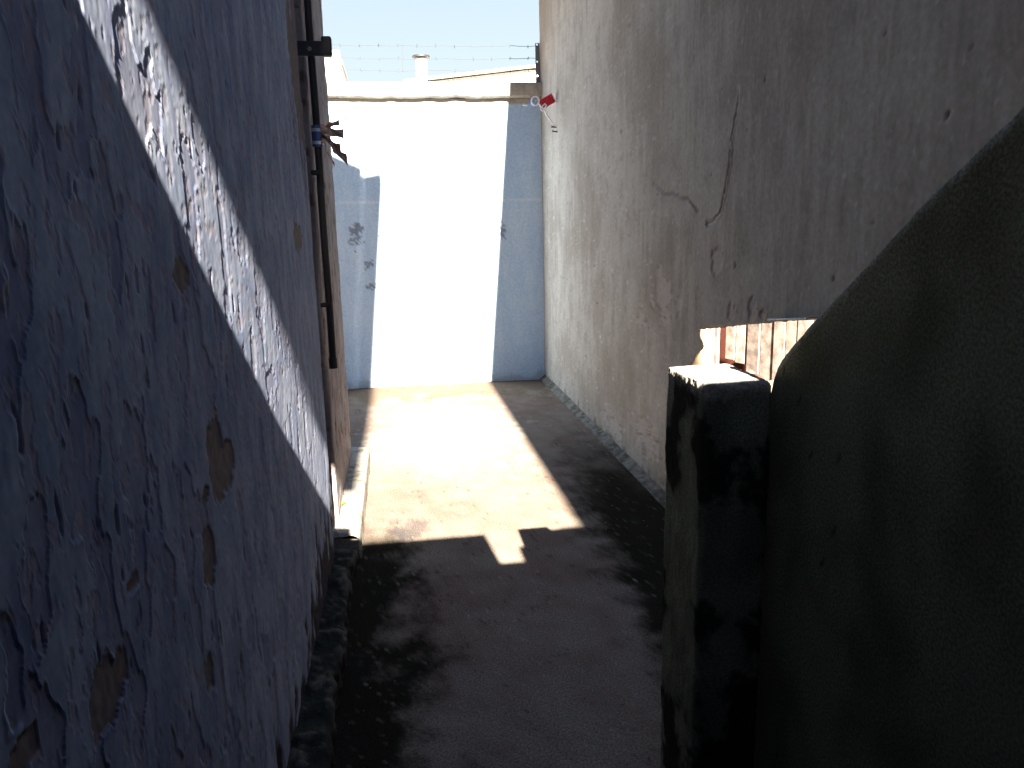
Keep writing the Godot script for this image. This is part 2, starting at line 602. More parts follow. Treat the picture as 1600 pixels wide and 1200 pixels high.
func hole_end(v: float) -> float:
	var ys := [0.70, 0.86, 0.93, 0.975, 1.0, 1.03, 1.2]
	var es := [3.80, 3.77, 3.70, 3.61, 3.64, 3.69, 3.69]
	for k in 6:
		if v <= ys[k + 1]:
			return lerpf(es[k], es[k + 1], clampf((v - ys[k]) / (ys[k + 1] - ys[k]), 0, 1))
	return 3.69

func wall_row(u: float, v: float) -> float:
	var w := maxf(0.0, 1.0 - absf(v - HOLE_ROW) / 0.3)
	if w == 0.0 or u < 1.6 or u > 4.6:
		return v
	return v + w * (hole_top(u) - HOLE_ROW) * smoothstep(1.6, 2.2, u) * smoothstep(4.6, 3.9, u)

func build_boundary_wall() -> void:
	var t := thing("boundary_wall", Vector3(RX, 0, -3.0), "tall grey weathered plaster wall with cracks and a broken hole on the right", "wall")
	var patches := [[4.218, 1.154, 0.13, 0.13], [3.485, 1.409, 0.045, 0.054], [3.282, 1.183, 0.06, 0.035], [3.094, 1.225, 0.055, 0.045], [3.005, 1.213, 0.034, 0.026], [3.963, 1.143, 0.03, 0.069], [3.566, 1.591, 0.06, 0.018], [4.6, 1.0, 0.10, 0.05], [4.45, 0.25, 0.18, 0.10], [5.2, 0.16, 0.2, 0.07], [3.86, 0.5, 0.08, 0.05]]
	var crack := [Vector2(3.3, 2.146), Vector2(3.312, 2.069), Vector2(3.361, 1.955), Vector2(3.373, 1.861), Vector2(3.405, 1.751), Vector2(3.428, 1.696), Vector2(3.459, 1.633), Vector2(3.551, 1.593), Vector2(3.628, 1.582)]
	var crack2 := [Vector2(4.416, 1.821), Vector2(4.249, 1.753), Vector2(3.999, 1.732), Vector2(3.861, 1.705), Vector2(3.729, 1.645)]
	var us := steps(1.3, 7.83, func(u): return 0.011 if u > 2.3 and u < 3.9 else clampf(0.0021 * u * u, 0.009, 0.045))
	var vs := steps(0.0, 3.40, func(_v): return 0.01)
	for y in [3.8, 4.3, 4.9]:
		vs.append(y)
	var f := func(i: int, j: int) -> void:
		var u := us[i]
		var v := wall_row(u, vs[j])
		var br: float = noises.broad.get_noise_2d(u + 100.0, v)
		var md: float = noises.mid.get_noise_2d(u * 0.8 + 50.0, v * 0.8)
		var st: float = noises.streak.get_noise_2d(u * 1.2, v * 0.12)
		var fi: float = noises.fine.get_noise_2d(u, v * 0.5)
		var go: float = noises.gouge.get_noise_2d(u * 0.8 + 70.0, v * 0.5)
		var fl: float = noises.flake.get_noise_2d(u + 90.0, v * 0.6)
		var c := Color(0.36, 0.33, 0.30)
		c = mixc(c, Color(0.235, 0.212, 0.192), 0.35 + st * 0.7 + md * 0.25 + br * 0.4)
		c = mixc(c, Color(0.43, 0.405, 0.375), smoothstep(0.2, 0.6, st - md * 0.3) * 0.4)
		c = mixc(c, Color(0.25, 0.215, 0.18), smoothstep(0.0, 0.5, br) * 0.5)
		var h := br * 0.005 + md * 0.0006 + fi * 0.0004 + st * 0.0004
		if go > 0.76:
			var d := smoothstep(0.76, 0.82, go)
			h -= 0.005 * d
			c = mixc(c, Color(0.12, 0.10, 0.09), d * 0.8)
		if fi > 0.42:
			c = mixc(c, Color(0.55, 0.52, 0.48), (fi - 0.42) * 1.5)
		# rain runs: narrow dark tracks with ragged ends
		var run: float = noises.streak.get_noise_2d(u * 3.2 + 40.0, v * 0.10 + br)
		c = mixc(c, Color(0.165, 0.145, 0.13), smoothstep(0.22, 0.45, run + md * 0.2) * 0.22)
		for q in patches:
			var s := in_patch(u, v, q, fl * 1.1 + fi * 0.5)
			if s > 0.0:
				var e := smoothstep(0.0, 0.08, s)
				h -= 0.005 * e
				c = mixc(c, Color(0.38, 0.335, 0.315), e * 0.75)
			elif s > -0.08:
				c = mixc(c, Color(0.16, 0.13, 0.12), 0.5)
		if u > 3.2 and u < 3.7 and v > 1.5 and v < 2.2:
			var d1 := seg_dist(Vector2(u + fi * 0.012, v + md * 0.01), crack)
			if d1 < 0.007:
				h -= 0.006 * (1.0 - d1 / 0.007)
				c = mixc(c, Color(0.13, 0.11, 0.10), 0.3)
			elif d1 < 0.018:
				h += 0.003 * (1.0 + md)
				c = mixc(c, Color(0.48, 0.45, 0.43), 0.4)
		elif u > 3.7 and u < 4.45 and v > 1.6 and v < 1.9:
			var d2 := seg_dist(Vector2(u + fi * 0.02, v + md * 0.02), crack2)
			if d2 < 0.009:
				h -= 0.005
				c = mixc(c, Color(0.18, 0.15, 0.14), 0.6)
		# splash zone: dark grit on the lowest hand's breadth
		var foot := smoothstep(0.0, 0.08, 0.06 - v + fl * 0.16)
		c = mixc(c, Color(0.12, 0.105, 0.09), foot * 0.8)
		_c = c
		_p = Vector3(RX - h, v, -u)
	var skip := func(i: int, j: int) -> bool:
		var v := (vs[j] + vs[j + 1]) / 2.0
		if v < HOLE_LOW or v > HOLE_ROW:
			return false
		var u := (us[i] + us[i + 1]) / 2.0
		return u > 2.35 and u < hole_end(wall_row(u, v)) + noises.fine.get_noise_2d(7.0, v * 2.0) * 0.03
	part("wall_face", grid(us.size(), vs.size(), f, true, skip), M.wall, t)
	var us2 := steps(-4.3, 1.3, func(_u): return 0.06)
	var f2 := func(i: int, j: int) -> void:
		var st: float = noises.streak.get_noise_2d(us2[i] * 1.2, j * 0.06 * 0.12)
		_c = mixc(Color(0.30, 0.272, 0.252), Color(0.215, 0.195, 0.182), 0.35 + st)
		_p = Vector3(RX, j * 0.06 if j < 69 else 4.9, -us2[i])
	part("wall_face", grid(us2.size(), 70, f2, true), M.wall, t)
	# broken masonry round the hole: bevelled upwards and inwards
	var hu := steps(2.35, 3.69, func(_u): return 0.02)
	var rev := func(i: int, j: int) -> void:
		var u := hu[i]
		var k := j / 6.0
		var fi: float = noises.fine.get_noise_2d(u * 0.6, k)
		_c = mixc(Color(0.42, 0.33, 0.24), Color(0.36, 0.17, 0.10), smoothstep(0.2, 0.5, k) + fi)
		_p = Vector3(RX + 0.10 * k, hole_top(u) + 0.62 * k + fi * 0.015 * k, -u)
	part("broken_edge", grid(hu.size(), 7, rev, true), M.wall, t)
	var hv := steps(0.70, 1.90, func(_v): return 0.02)
	var rev2 := func(i: int, j: int) -> void:
		var k := i / 6.0
		var v := hv[j]
		var fi: float = noises.fine.get_noise_2d(v * 0.8, k + 3.0)
		_c = mixc(Color(0.25, 0.20, 0.14), Color(0.17, 0.12, 0.075), 0.4 + fi)
		_p = Vector3(RX + 0.012 + 0.09 * k, v, -lerpf(hole_end(v), 3.70, minf(1.0, k * 3.0)) - 0.012 + fi * 0.008)
	part("broken_edge", grid(7, hv.size(), rev2, false), M.wall, t)
	part("broken_sill", span(Vector3(RX + 0.008, 0.66, -3.79), Vector3(RX + 0.10, HOLE_LOW - 0.004, -2.3), 0.012), M.cream, t)
	# back of the wall, in four pieces round the hole
	part("wall_core", span(Vector3(RX + 0.014, -0.03, -2.3), Vector3(RX + 0.10, 4.9, 4.3), 0.003), M.concrete, t)
	part("wall_core", span(Vector3(RX + 0.014, -0.03, -7.79), Vector3(RX + 0.10, 4.9, -3.83), 0.003), M.concrete, t)
	part("wall_core", span(Vector3(RX + 0.085, 1.86, -3.83), Vector3(RX + 0.103, 4.9, -2.3), 0.003), M.concrete, t)
	part("wall_core", span(Vector3(RX + 0.014, -0.03, -3.83), Vector3(RX + 0.10, 0.66, -2.3), 0.003), M.concrete, t)
	part("lintel_plate", box_mesh(Vector3(RX - 0.005, 1.228, -2.69), Vector3(0.11, 0.010, 0.30), 0.003, Basis(Vector3(1, 0, 0), -0.13)), M.zinc, t)
	# mortar fillet in the angle with the floor
	var fz := steps(1.5, 7.8, func(_u): return 0.03)
	var ff := func(i: int, j: int) -> void:
		var u := fz[i]
		var n: float = noises.mid.get_noise_2d(u, 5.0)
		var w := 0.055 + n * 0.008
		var k := j / 4.0
		var fi: float = noises.fine.get_noise_2d(u, k * 0.1)
		_c = mixc(Color(0.26, 0.24, 0.22), Color(0.09, 0.085, 0.07), 0.4 + n + fi)
		_p = Vector3(RX - w + w * k * 1.05, 0.002 + 0.05 * k * k + sin(k * PI) * 0.010 + fi * 0.0012, -u)
	part("mortar_fillet", grid(fz.size(), 5, ff, false), M.floor, t)
	# coping slab that overhangs the passage
	part("coping", extrude(PackedVector2Array([Vector2(1.385, 4.902), Vector2(1.70, 4.902), Vector2(1.70, 5.0), Vector2(1.385, 5.0)]), 4.4, -7.9, 0.0, -0.01), M.concrete, t)

# ---- house behind the camera: its balcony shades the near floor
func build_rear_house() -> void:
	var t := thing("rear_house", Vector3(0.5, 0, 3.0), "low house with a concrete balcony over the near end of the passage", "house")
	part("wall", span(Vector3(-0.6, -0.03, 4.0), Vector3(1.6, 2.4, 4.2)), M.concrete, t)
	part("balcony_slab", span(Vector3(-0.44, 1.87, -0.32), Vector3(1.49, 1.955, 4.0)), M.concrete, t)
	var poly := PackedVector2Array([Vector2(-0.44, 1.957), Vector2(1.49, 1.957), Vector2(1.49, 2.20), Vector2(1.008, 2.20), Vector2(1.004, 2.085), Vector2(0.742, 2.075), Vector2(0.732, 1.965), Vector2(0.620, 1.965), Vector2(0.606, 2.20), Vector2(-0.076, 2.20), Vector2(-0.08, 2.27), Vector2(-0.25, 2.30), Vector2(-0.30, 2.36), Vector2(-0.345, 2.44), Vector2(-0.44, 2.48)])
	part("balcony_parapet", extrude(poly, -0.325, -0.225), M.concrete, t)

# ---- stair parapet and the pillar at its foot
func parapet_top(u: float) -> float:
	return 1.6 + (parapet_line(u / 0.682) - 1.6) * 0.682

func parapet_line(u: float) -> float:
	var us := [-0.5, 1.33, 1.50, 1.772, 2.044, 2.269, 2.380, 2.440, 2.475, 2.500, 2.513, 2.52]
	var ys := [1.93, 1.93, 1.818, 1.641, 1.436, 1.270, 1.182, 1.130, 1.090, 1.045, 1.0, 0.96]
	for k in 11:
		if u <= us[k + 1]:
			return lerpf(ys[k], ys[k + 1], clampf((u - us[k]) / (us[k + 1] - us[k]), 0, 1))
	return 0.96

func build_stairs() -> void:
	var t := thing("stair_parapet", Vector3(0.94, 0, -1.0), "dark mossy stair parapet with a sloping top rising towards the viewer", "parapet")
	var us := steps(0.32, 1.63, func(_u): return 0.012)
	us.resize(us.size() - 1)
	var u0 := 1.63
	while u0 < 1.717:
		us.append(u0)
		u0 += 0.0045
	us.append(1.7186)
	var rows := 84
	var f := func(i: int, j: int) -> void:
		var u := us[i]
		var wob: float = noises.mid.get_noise_2d(u * 1.4, 31.0) * 0.003 + noises.fine.get_noise_2d(u, 8.0) * 0.002
		var top := parapet_top(u) + wob
		var x := 0.89
		var y := 0.0
		var on_top := 0.0
		if j < rows:
			y = lerpf(-0.02, top - 0.007, j / float(rows - 1))
		else:
			var prof := [[0.0015, 0.003], [0.004, 0.001], [0.008, 0.0], [0.05, 0.002], [0.085, 0.0], [0.095, 0.005], [0.10, 0.02], [0.10, 3.0]]
			var q: Array = prof[j - rows]
			x += q[0]
			y = maxf(top - q[1], -0.02)
			on_top = 1.0 if j - rows < 5 else 0.0
		var md: float = noises.mid.get_noise_2d(u * 0.9 + 200.0, y * 0.7)
		var mo: float = noises.moss.get_noise_2d(u + 70.0, y * 0.6)
		var fi: float = noises.fine.get_noise_2d(u + 9.0, y)
		var c := mixc(Color(0.235, 0.242, 0.18), Color(0.14, 0.146, 0.105), 0.4 + mo * 1.2 + md * 0.6)
		var h := md * 0.0015 + fi * 0.0006
		# worn arris and top: moss rubbed off, bare cement
		var bare := smoothstep(0.022, 0.008, absf(y - top) - fi * 0.016 - md * 0.010) * (0.85 + fi * 0.8)
		c = mixc(c, Color(0.40, 0.41, 0.39), bare)
		var go: float = noises.gouge.get_noise_2d(u + 33.0, y * 0.5)
		if go > 0.74:
			h -= 0.003
			c = mixc(c, Color(0.02, 0.02, 0.02), 0.7)
		_c = c
		_p = Vector3(x - (h if j < rows else 0.0), y + (fi * 0.002 if on_top > 0.0 else 0.0), -u)
	part("parapet_wall", grid(us.size(), rows + 8, f, false), M.dark, t)
	var st := new_st()
	quad(st, Vector3(0.891, -0.02, -1.7186), Vector3(0.989, -0.02, -1.7186), Vector3(0.989, 1.16, -1.7186), Vector3(0.891, 1.16, -1.7186), Vector3(0.94, 0.5, -1.0))
	part("parapet_end", st.commit(), M.concrete, t)

	var sc := thing("staircase", Vector3(1.25, 0, -1.0), "concrete steps climbing behind the sloping parapet", "stairs")
	for k in 8:
		part("step", span(Vector3(0.995, -0.03, -1.66 + k * 0.166), Vector3(RX - 0.012, 0.22 * (k + 1), -1.66 + (k + 1) * 0.166 - 0.003), 0.008), M.concrete, sc)

	var p := thing("pillar", Vector3(0.776, 0, -1.772), "short square mossy pillar with a pale sunlit top at the foot of the stair parapet", "pillar")
	var cx := 0.776
	var cz := -1.7725
	var hx := 0.086
	var hz := 0.1275
	var per := 176
	var ring := []
	var rad := 0.015
	for k in per:
		# walk round a rounded rectangle
		var total := 4.0 * (hx + hz - 2.0 * rad) + TAU * rad
		var s := total * k / (per - 1)
		var sides := [[2 * (hz - rad), Vector2(-hx, -hz + rad), Vector2(0, 1)], [2 * (hx - rad), Vector2(-hx + rad, hz), Vector2(1, 0)], [2 * (hz - rad), Vector2(hx, hz - rad), Vector2(0, -1)], [2 * (hx - rad), Vector2(hx - rad, -hz), Vector2(-1, 0)]]
		var cs := [Vector2(-hx + rad, hz - rad), Vector2(hx - rad, hz - rad), Vector2(hx - rad, -hz + rad), Vector2(-hx + rad, -hz + rad)]
		var a0 := [PI, PI / 2, 0.0, -PI / 2]
		var done := false
		for e in 4:
			if s <= sides[e][0]:
				ring.append(sides[e][1] + sides[e][2] * s)
				done = true
				break
			s -= sides[e][0]
			if s <= PI / 2 * rad:
				var w: float = a0[e] - s / rad
				ring.append(cs[e] + Vector2(cos(w), sin(w)) * rad)
				done = true
				break
			s -= PI / 2 * rad
		if not done:
			ring.append(Vector2(-hx, -hz + rad))
	var prows := 104
	var tops := [[0.0, -0.012], [0.003, -0.005], [0.010, -0.001], [0.03, 0.0], [0.12, 0.001], [0.3, 0.002], [0.5, 0.003], [0.7, 0.003], [0.9, 0.003], [1.0, 0.003]]
	var g := func(i: int, j: int) -> void:
		var q: Vector2 = ring[i]
		var y := 0.0
		var inward := 0.0
		if j < prows:
			y = lerpf(-0.02, 1.212, j / float(prows - 1))
		else:
			y = 1.227 + tops[j - prows][1]
			inward = tops[j - prows][0] * (1.0 if j - prows > 3 else 4.0)
		var w := Vector3(q.x * (1.0 - inward), y, q.y * (1.0 - inward))
		var md: float = noises.mid.get_noise_3d(w.x + 5.0, w.y * 0.8, w.z)
		var mo: float = noises.moss.get_noise_3d(w.x * 1.5 + 25.0, w.y * 0.9, w.z * 1.5)
		var fi: float = noises.fine.get_noise_3d(w.x, w.y, w.z)
		var c := mixc(Color(0.27, 0.28, 0.205), Color(0.155, 0.163, 0.12), 0.4 + md * 1.2)
		c = mixc(c, Color(0.018, 0.018, 0.014), smoothstep(0.04, 0.26, mo + md * 0.35 + fi * 0.25) * 0.85)
		# bare cement on top and where the arris has chipped away
		var chip := smoothstep(-0.036, -0.020, y - 1.227 + fi * 0.016 + md * 0.012)
		c = mixc(c, mixc(Color(0.46, 0.43, 0.37), Color(0.30, 0.28, 0.24), smoothstep(0.1, 0.4, mo + fi * 0.5)), chip)
		var h := md * 0.004 + fi * 0.002
		if j >= prows:
			y += md * 0.004 + fi * 0.002
		var dir := Vector2(clampf(q.x / hx, -1, 1), clampf(q.y / hz, -1, 1))
		dir = Vector2(dir.x if absf(dir.x) > 0.84 else 0.0, dir.y if absf(dir.y) > 0.89 else 0.0)
		if inward > 0.2:
			dir = Vector2.ZERO
		h -= 0.008 * smoothstep(0.15, 0.5, fi + md * 0.7) * smoothstep(1.15, 1.21, y)
		_c = c
		_p = Vector3(cx + w.x + dir.x * h, y, cz + w.z + dir.y * h)
	part("pillar_body", grid(per, prows + 10, g, true, null, true), M.dark, p)

# ---- roofs beyond the end wall
func build_neighbours() -> void:
	var t := thing("neighbour_house", Vector3(3.5, 0, -14.0), "white neighbouring house with a low sloping roof edge beyond the end wall", "house")
	part("wall", extrude(PackedVector2Array([Vector2(0.45, -0.03), Vector2(6.5, -0.03), Vector2(6.5, 4.52), Vector2(0.45, 3.83)]), -13.0, -19.0), M.white, t)
	part("roof", extrude(PackedVector2Array([Vector2(0.30, 3.835), Vector2(6.6, 4.55), Vector2(6.6, 4.585), Vector2(0.30, 3.868)]), -12.9, -19.1), M.white, t)
	var w := thing("neighbour_annex", Vector3(-1.4, 0, -12.5), "white block beyond the end wall beside the left house corner", "building")
	part("wall", span(Vector3(-2.4, -0.03, -14.0), Vector3(-0.63, 4.05, -12.0), 0.02), M.white, w)
	part("roof_slab", span(Vector3(-2.45, 4.055, -14.05), Vector3(-0.62, 4.10, -11.98), 0.01), M.white, w)
	var v := thing("vent_pipe", Vector3(0.473, 0, -10.5), "white vent pipe with a dark flat cap behind the barbed wire", "pipe")
	var st := new_st()
	tube(st, [Vector3(0.473, -0.03, -10.5), Vector3(0.473, 2.0, -10.5), Vector3(0.473, 3.70, -10.5)], 0.072, 20)
	part("pipe", st.commit(), M.white, v)
	st = new_st()
	tube(st, [Vector3(0.473, 3.712, -10.5), Vector3(0.473, 3.722, -10.5), Vector3(0.473, 3.732, -10.5)], 0.112, 20)
	part("cap", st.commit(), M.iron, v)

# ---- what shows through the hole: a board fence in the sunny yard next door
func build_yard_behind_hole() -> void:
	var t := thing("board_fence", Vector3(1.98, 0, -3.4), "pale board fence seen through the broken hole in the right wall", "fence")
	var a := Vector3(2.385, 0, -2.25)
	var dir := Vector3(-0.29, 0, -0.957)
	var face := Vector3(-0.957, 0, 0.29)
	var turn := Basis(dir, Vector3.UP, dir.cross(Vector3.UP))
	var rng := RandomNumberGenerator.new()
	rng.seed = 5
	var cuts := []
	var s := 0.0
	while s < 1.64:
		var w := rng.randf_range(0.07, 0.105)
		cuts.append([s, minf(s + w, 1.726), 0.0])
		s += w
	cuts.append([1.742, 1.82, 0.82])
	cuts.append([1.822, 1.90, 0.83])
	for k in 4:
		cuts.append([1.965 + k * 0.095, 2.055 + k * 0.095, 0.0])
	var k := 0
	for q in cuts:
		var w: float = q[1] - q[0]
		var hgt := rng.randf_range(1.55, 1.7)
		var mid: Vector3 = a + dir * (q[0] + w / 2.0) + face * rng.randf_range(-0.004, 0.004) + Vector3.UP * (q[2] + hgt) / 2.0
		var tilt := Basis(Vector3.UP, rng.randf_range(-0.03, 0.03)) * turn
		part("board", box_mesh(mid, Vector3(w - 0.004, hgt - q[2], 0.022), 0.002, tilt), M.plank[(k * 7 + 3) % 5], t)
		k += 1
	for y in [0.35, 1.35]:
		part("rail", box_mesh(a + dir * 1.25 - face * 0.05 + Vector3.UP * y, Vector3(2.6, 0.07, 0.05), 0.004, turn), M.plank[2], t)
	var b := thing("brick_shed", Vector3(2.4, 0, -4.0), "dark red brick shed showing through the gap between the fence boards", "shed")
	part("wall", box_mesh(a + dir * 1.5 - face * 0.42 + Vector3.UP * 0.97, Vector3(3.2, 2.0, 0.12), 0.01, turn), M.brick, b)
	# sunlit neighbour plot behind
	var wl := thing("low_block_wall", Vector3(1.72, 0, -3.2), "low broken block wall behind the hole, topped with rubble", "wall")
	part("wall", span(Vector3(1.61, -0.03, -3.66), Vector3(1.78, 0.82, -2.3), 0.015), M.cream, wl)
	for n in 16:
		var sz := rng.randf_range(0.025, 0.07)
		var spot := Vector3(rng.randf_range(1.64, 1.75), 0.815 + sz * 0.32, -3.60 + n * 0.075 + rng.randf_range(-0.02, 0.02))
		part("rubble", box_mesh(spot, Vector3(sz * 1.2, sz * 0.9, sz * 1.5), sz * 0.24, Basis(Vector3(rng.randf(), 1.0, rng.randf()).normalized(), rng.randf() * 6.0)), M.cream if n % 3 else M.brick, wl)

# ---- kerbs along the left wall
func kerb(called: String, u0: float, u1: float, wid: Callable, hgt: Callable, colour: Callable, mat: Material, parent: Node, rough: float) -> void:
	var us := steps(u0, u1, func(_u): return 0.013)
	var n := 26
	var last := us.size() - 1
	var f := func(i: int, j: int) -> void:
		var u := us[i]
		var w: float = wid.call(u)
		var h: float = hgt.call(u)
		var x := LX - 0.02
		var y := -0.02
		var k := j / float(n - 1)
		# flat top, rounded shoulder, near-vertical side
		if k < 0.45:
			x += (w + 0.02 - 0.03) * k / 0.45
			y = h
		elif k < 0.7:
			var a := (k - 0.45) / 0.25 * PI / 2
			x += w + 0.02 - 0.03 + sin(a) * 0.03
			y = h - 0.03 + cos(a) * 0.03
		else:
			x += w + 0.02
			y = lerpf(h - 0.03, -0.02, (k - 0.7) / 0.3)
		var md: float = noises.mid.get_noise_3d(x * 1.5, y * 1.5, u * 1.5)
		var fi: float = noises.fine.get_noise_3d(x * 0.7, y * 0.7, u * 0.7)
		if i == 0 or i == last:
			x = lerpf(x, LX + w * 0.4, 0.12)
			y -= 0.012
		colour.call(u, md, fi, k)
		_p = Vector3(x + (md * 0.9 + fi * 0.5) * rough * k, y + (md + fi * 0.6) * rough, -u)
	part(called, grid(us.size(), n, f, false), mat, parent)
	var st := new_st()
	for e in [[u0 + 0.002, 1.0], [u1 - 0.002, -1.0]]:
		var w: float = wid.call(e[0])
		var h: float = hgt.call(e[0])
		quad(st, Vector3(LX - 0.02, -0.02, -e[0]), Vector3(LX + w - 0.012, -0.02, -e[0]), Vector3(LX + w - 0.012, h - 0.03, -e[0]), Vector3(LX - 0.02, h - 0.016, -e[0]), Vector3(LX, 0.05, -e[0] - e[1]))
	part(called + "_end", st.commit(), M.concrete, parent)

func build_kerbs() -> void:
	var t := thing("plastered_kerb", Vector3(-0.32, 0, -4.4), "pale rounded plaster kerb in the sun along the foot of the left wall", "kerb")
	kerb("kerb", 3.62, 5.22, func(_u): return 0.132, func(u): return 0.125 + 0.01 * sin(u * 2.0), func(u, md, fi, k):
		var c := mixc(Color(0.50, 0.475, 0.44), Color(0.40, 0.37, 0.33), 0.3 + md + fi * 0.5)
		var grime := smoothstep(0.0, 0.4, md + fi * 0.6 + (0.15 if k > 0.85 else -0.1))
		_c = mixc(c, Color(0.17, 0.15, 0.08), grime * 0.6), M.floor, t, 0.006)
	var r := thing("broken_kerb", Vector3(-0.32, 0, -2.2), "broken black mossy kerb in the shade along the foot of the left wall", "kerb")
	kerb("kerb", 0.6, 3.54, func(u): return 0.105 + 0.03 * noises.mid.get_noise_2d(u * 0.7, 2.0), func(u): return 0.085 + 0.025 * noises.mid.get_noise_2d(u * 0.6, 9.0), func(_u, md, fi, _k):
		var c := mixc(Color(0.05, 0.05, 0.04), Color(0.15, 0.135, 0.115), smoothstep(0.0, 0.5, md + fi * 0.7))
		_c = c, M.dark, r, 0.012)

# ---- iron pipe and its bracket, with the rag tied round it
func build_ironwork() -> void:
	var px := -0.315
	var pz := -3.71
	var t := thing("iron_pipe", Vector3(px, 0.9, pz), "dark vertical iron pipe fixed beside the joint in the left wall", "pipe")
	var st := new_st()
	var pts := []
	for k in 30:
		pts.append(Vector3(px + sin(k * 0.7) * 0.0012, 0.97 + k * 0.095, pz + cos(k * 0.9) * 0.0012))
	tube(st, pts, 0.0165, 14)
	part("pipe", st.commit(), M.iron, t)
	st = new_st()
	tube(st, [Vector3(px, 0.945, pz), Vector3(px, 0.97, pz), Vector3(px, 0.995, pz)], 0.020, 14)
	part("end_cap", st.commit(), M.iron, t)
	var b := part("bracket", box_mesh(Vector3(-0.315, 2.375, pz + 0.024), Vector3(0.12, 0.062, 0.010), 0.002), M.iron, t)
	var st2 := new_st()
	tube(st2, [Vector3(-0.318, 2.372, pz + 0.028), Vector3(-0.318, 2.372, pz + 0.033), Vector3(-0.318, 2.372, pz + 0.037)], 0.010, 6)
	part("bolt", st2.commit(), M.zinc, b)
	part("bracket_plate", box_mesh(Vector3(-0.246, 2.386, pz + 0.005), Vector3(0.044, 0.082, 0.05), 0.006), M.iron, b)
	for y in [1.25, 1.85, 3.0]:
		part("clip", box_mesh(Vector3(px - 0.012, y, pz), Vector3(0.05, 0.022, 0.04), 0.003), M.iron, t)
	# rag
	var r := thing("tied_rag", Vector3(px, 2.0, pz), "blue band and torn pinkish rag tied round the iron pipe", "rag")
	st = new_st()
	tube(st, [Vector3(px, 1.962, pz), Vector3(px, 2.005, pz), Vector3(px, 2.056, pz)], 0.024, 16)
	part("band", st.commit(), M.blue, r)
	for y in [1.98, 2.035]:
		st = new_st()
		tube(st, [Vector3(px, y - 0.007, pz), Vector3(px, y, pz), Vector3(px, y + 0.007, pz)], 0.0262, 16)
		part("tape", st.commit(), M.tape, r)
	var strips := [[2.046, 0.030, 0.022, 0.10, 0.02, 0], [2.028, -0.004, 0.030, 0.12, -0.01, 1], [2.004, 0.0, 0.026, 0.10, -0.05, 0], [1.994, -0.02, 0.034, 0.13, -0.09, 1], [1.984, -0.03, 0.016, 0.06, -0.10, 0]]
	for q in strips:
		var fs := func(i: int, j: int) -> void:
			var k := i / 13.0
			var w := (j / 4.0 - 0.5)
			var wid: float = q[2] * (0.7 + 0.7 * k + 0.15 * sin(k * 9.0 + q[0] * 40.0))
			_p = Vector3(px + 0.018 + q[3] * k * (0.75 + 0.15 * sin(k * 7.0)), q[0] + q[4] * k * k + w * wid + 0.006 * sin(k * 11.0 + w * 3.0), pz + 0.018 + 0.012 * sin(k * 8.0 + q[0] * 90.0 + w * 4.0))
			_c = Color.WHITE
		var face: ArrayMesh = grid(14, 5, fs)
		part("cloth_strip", face, M.rag_pale if q[5] == 1 else M.rag, r)

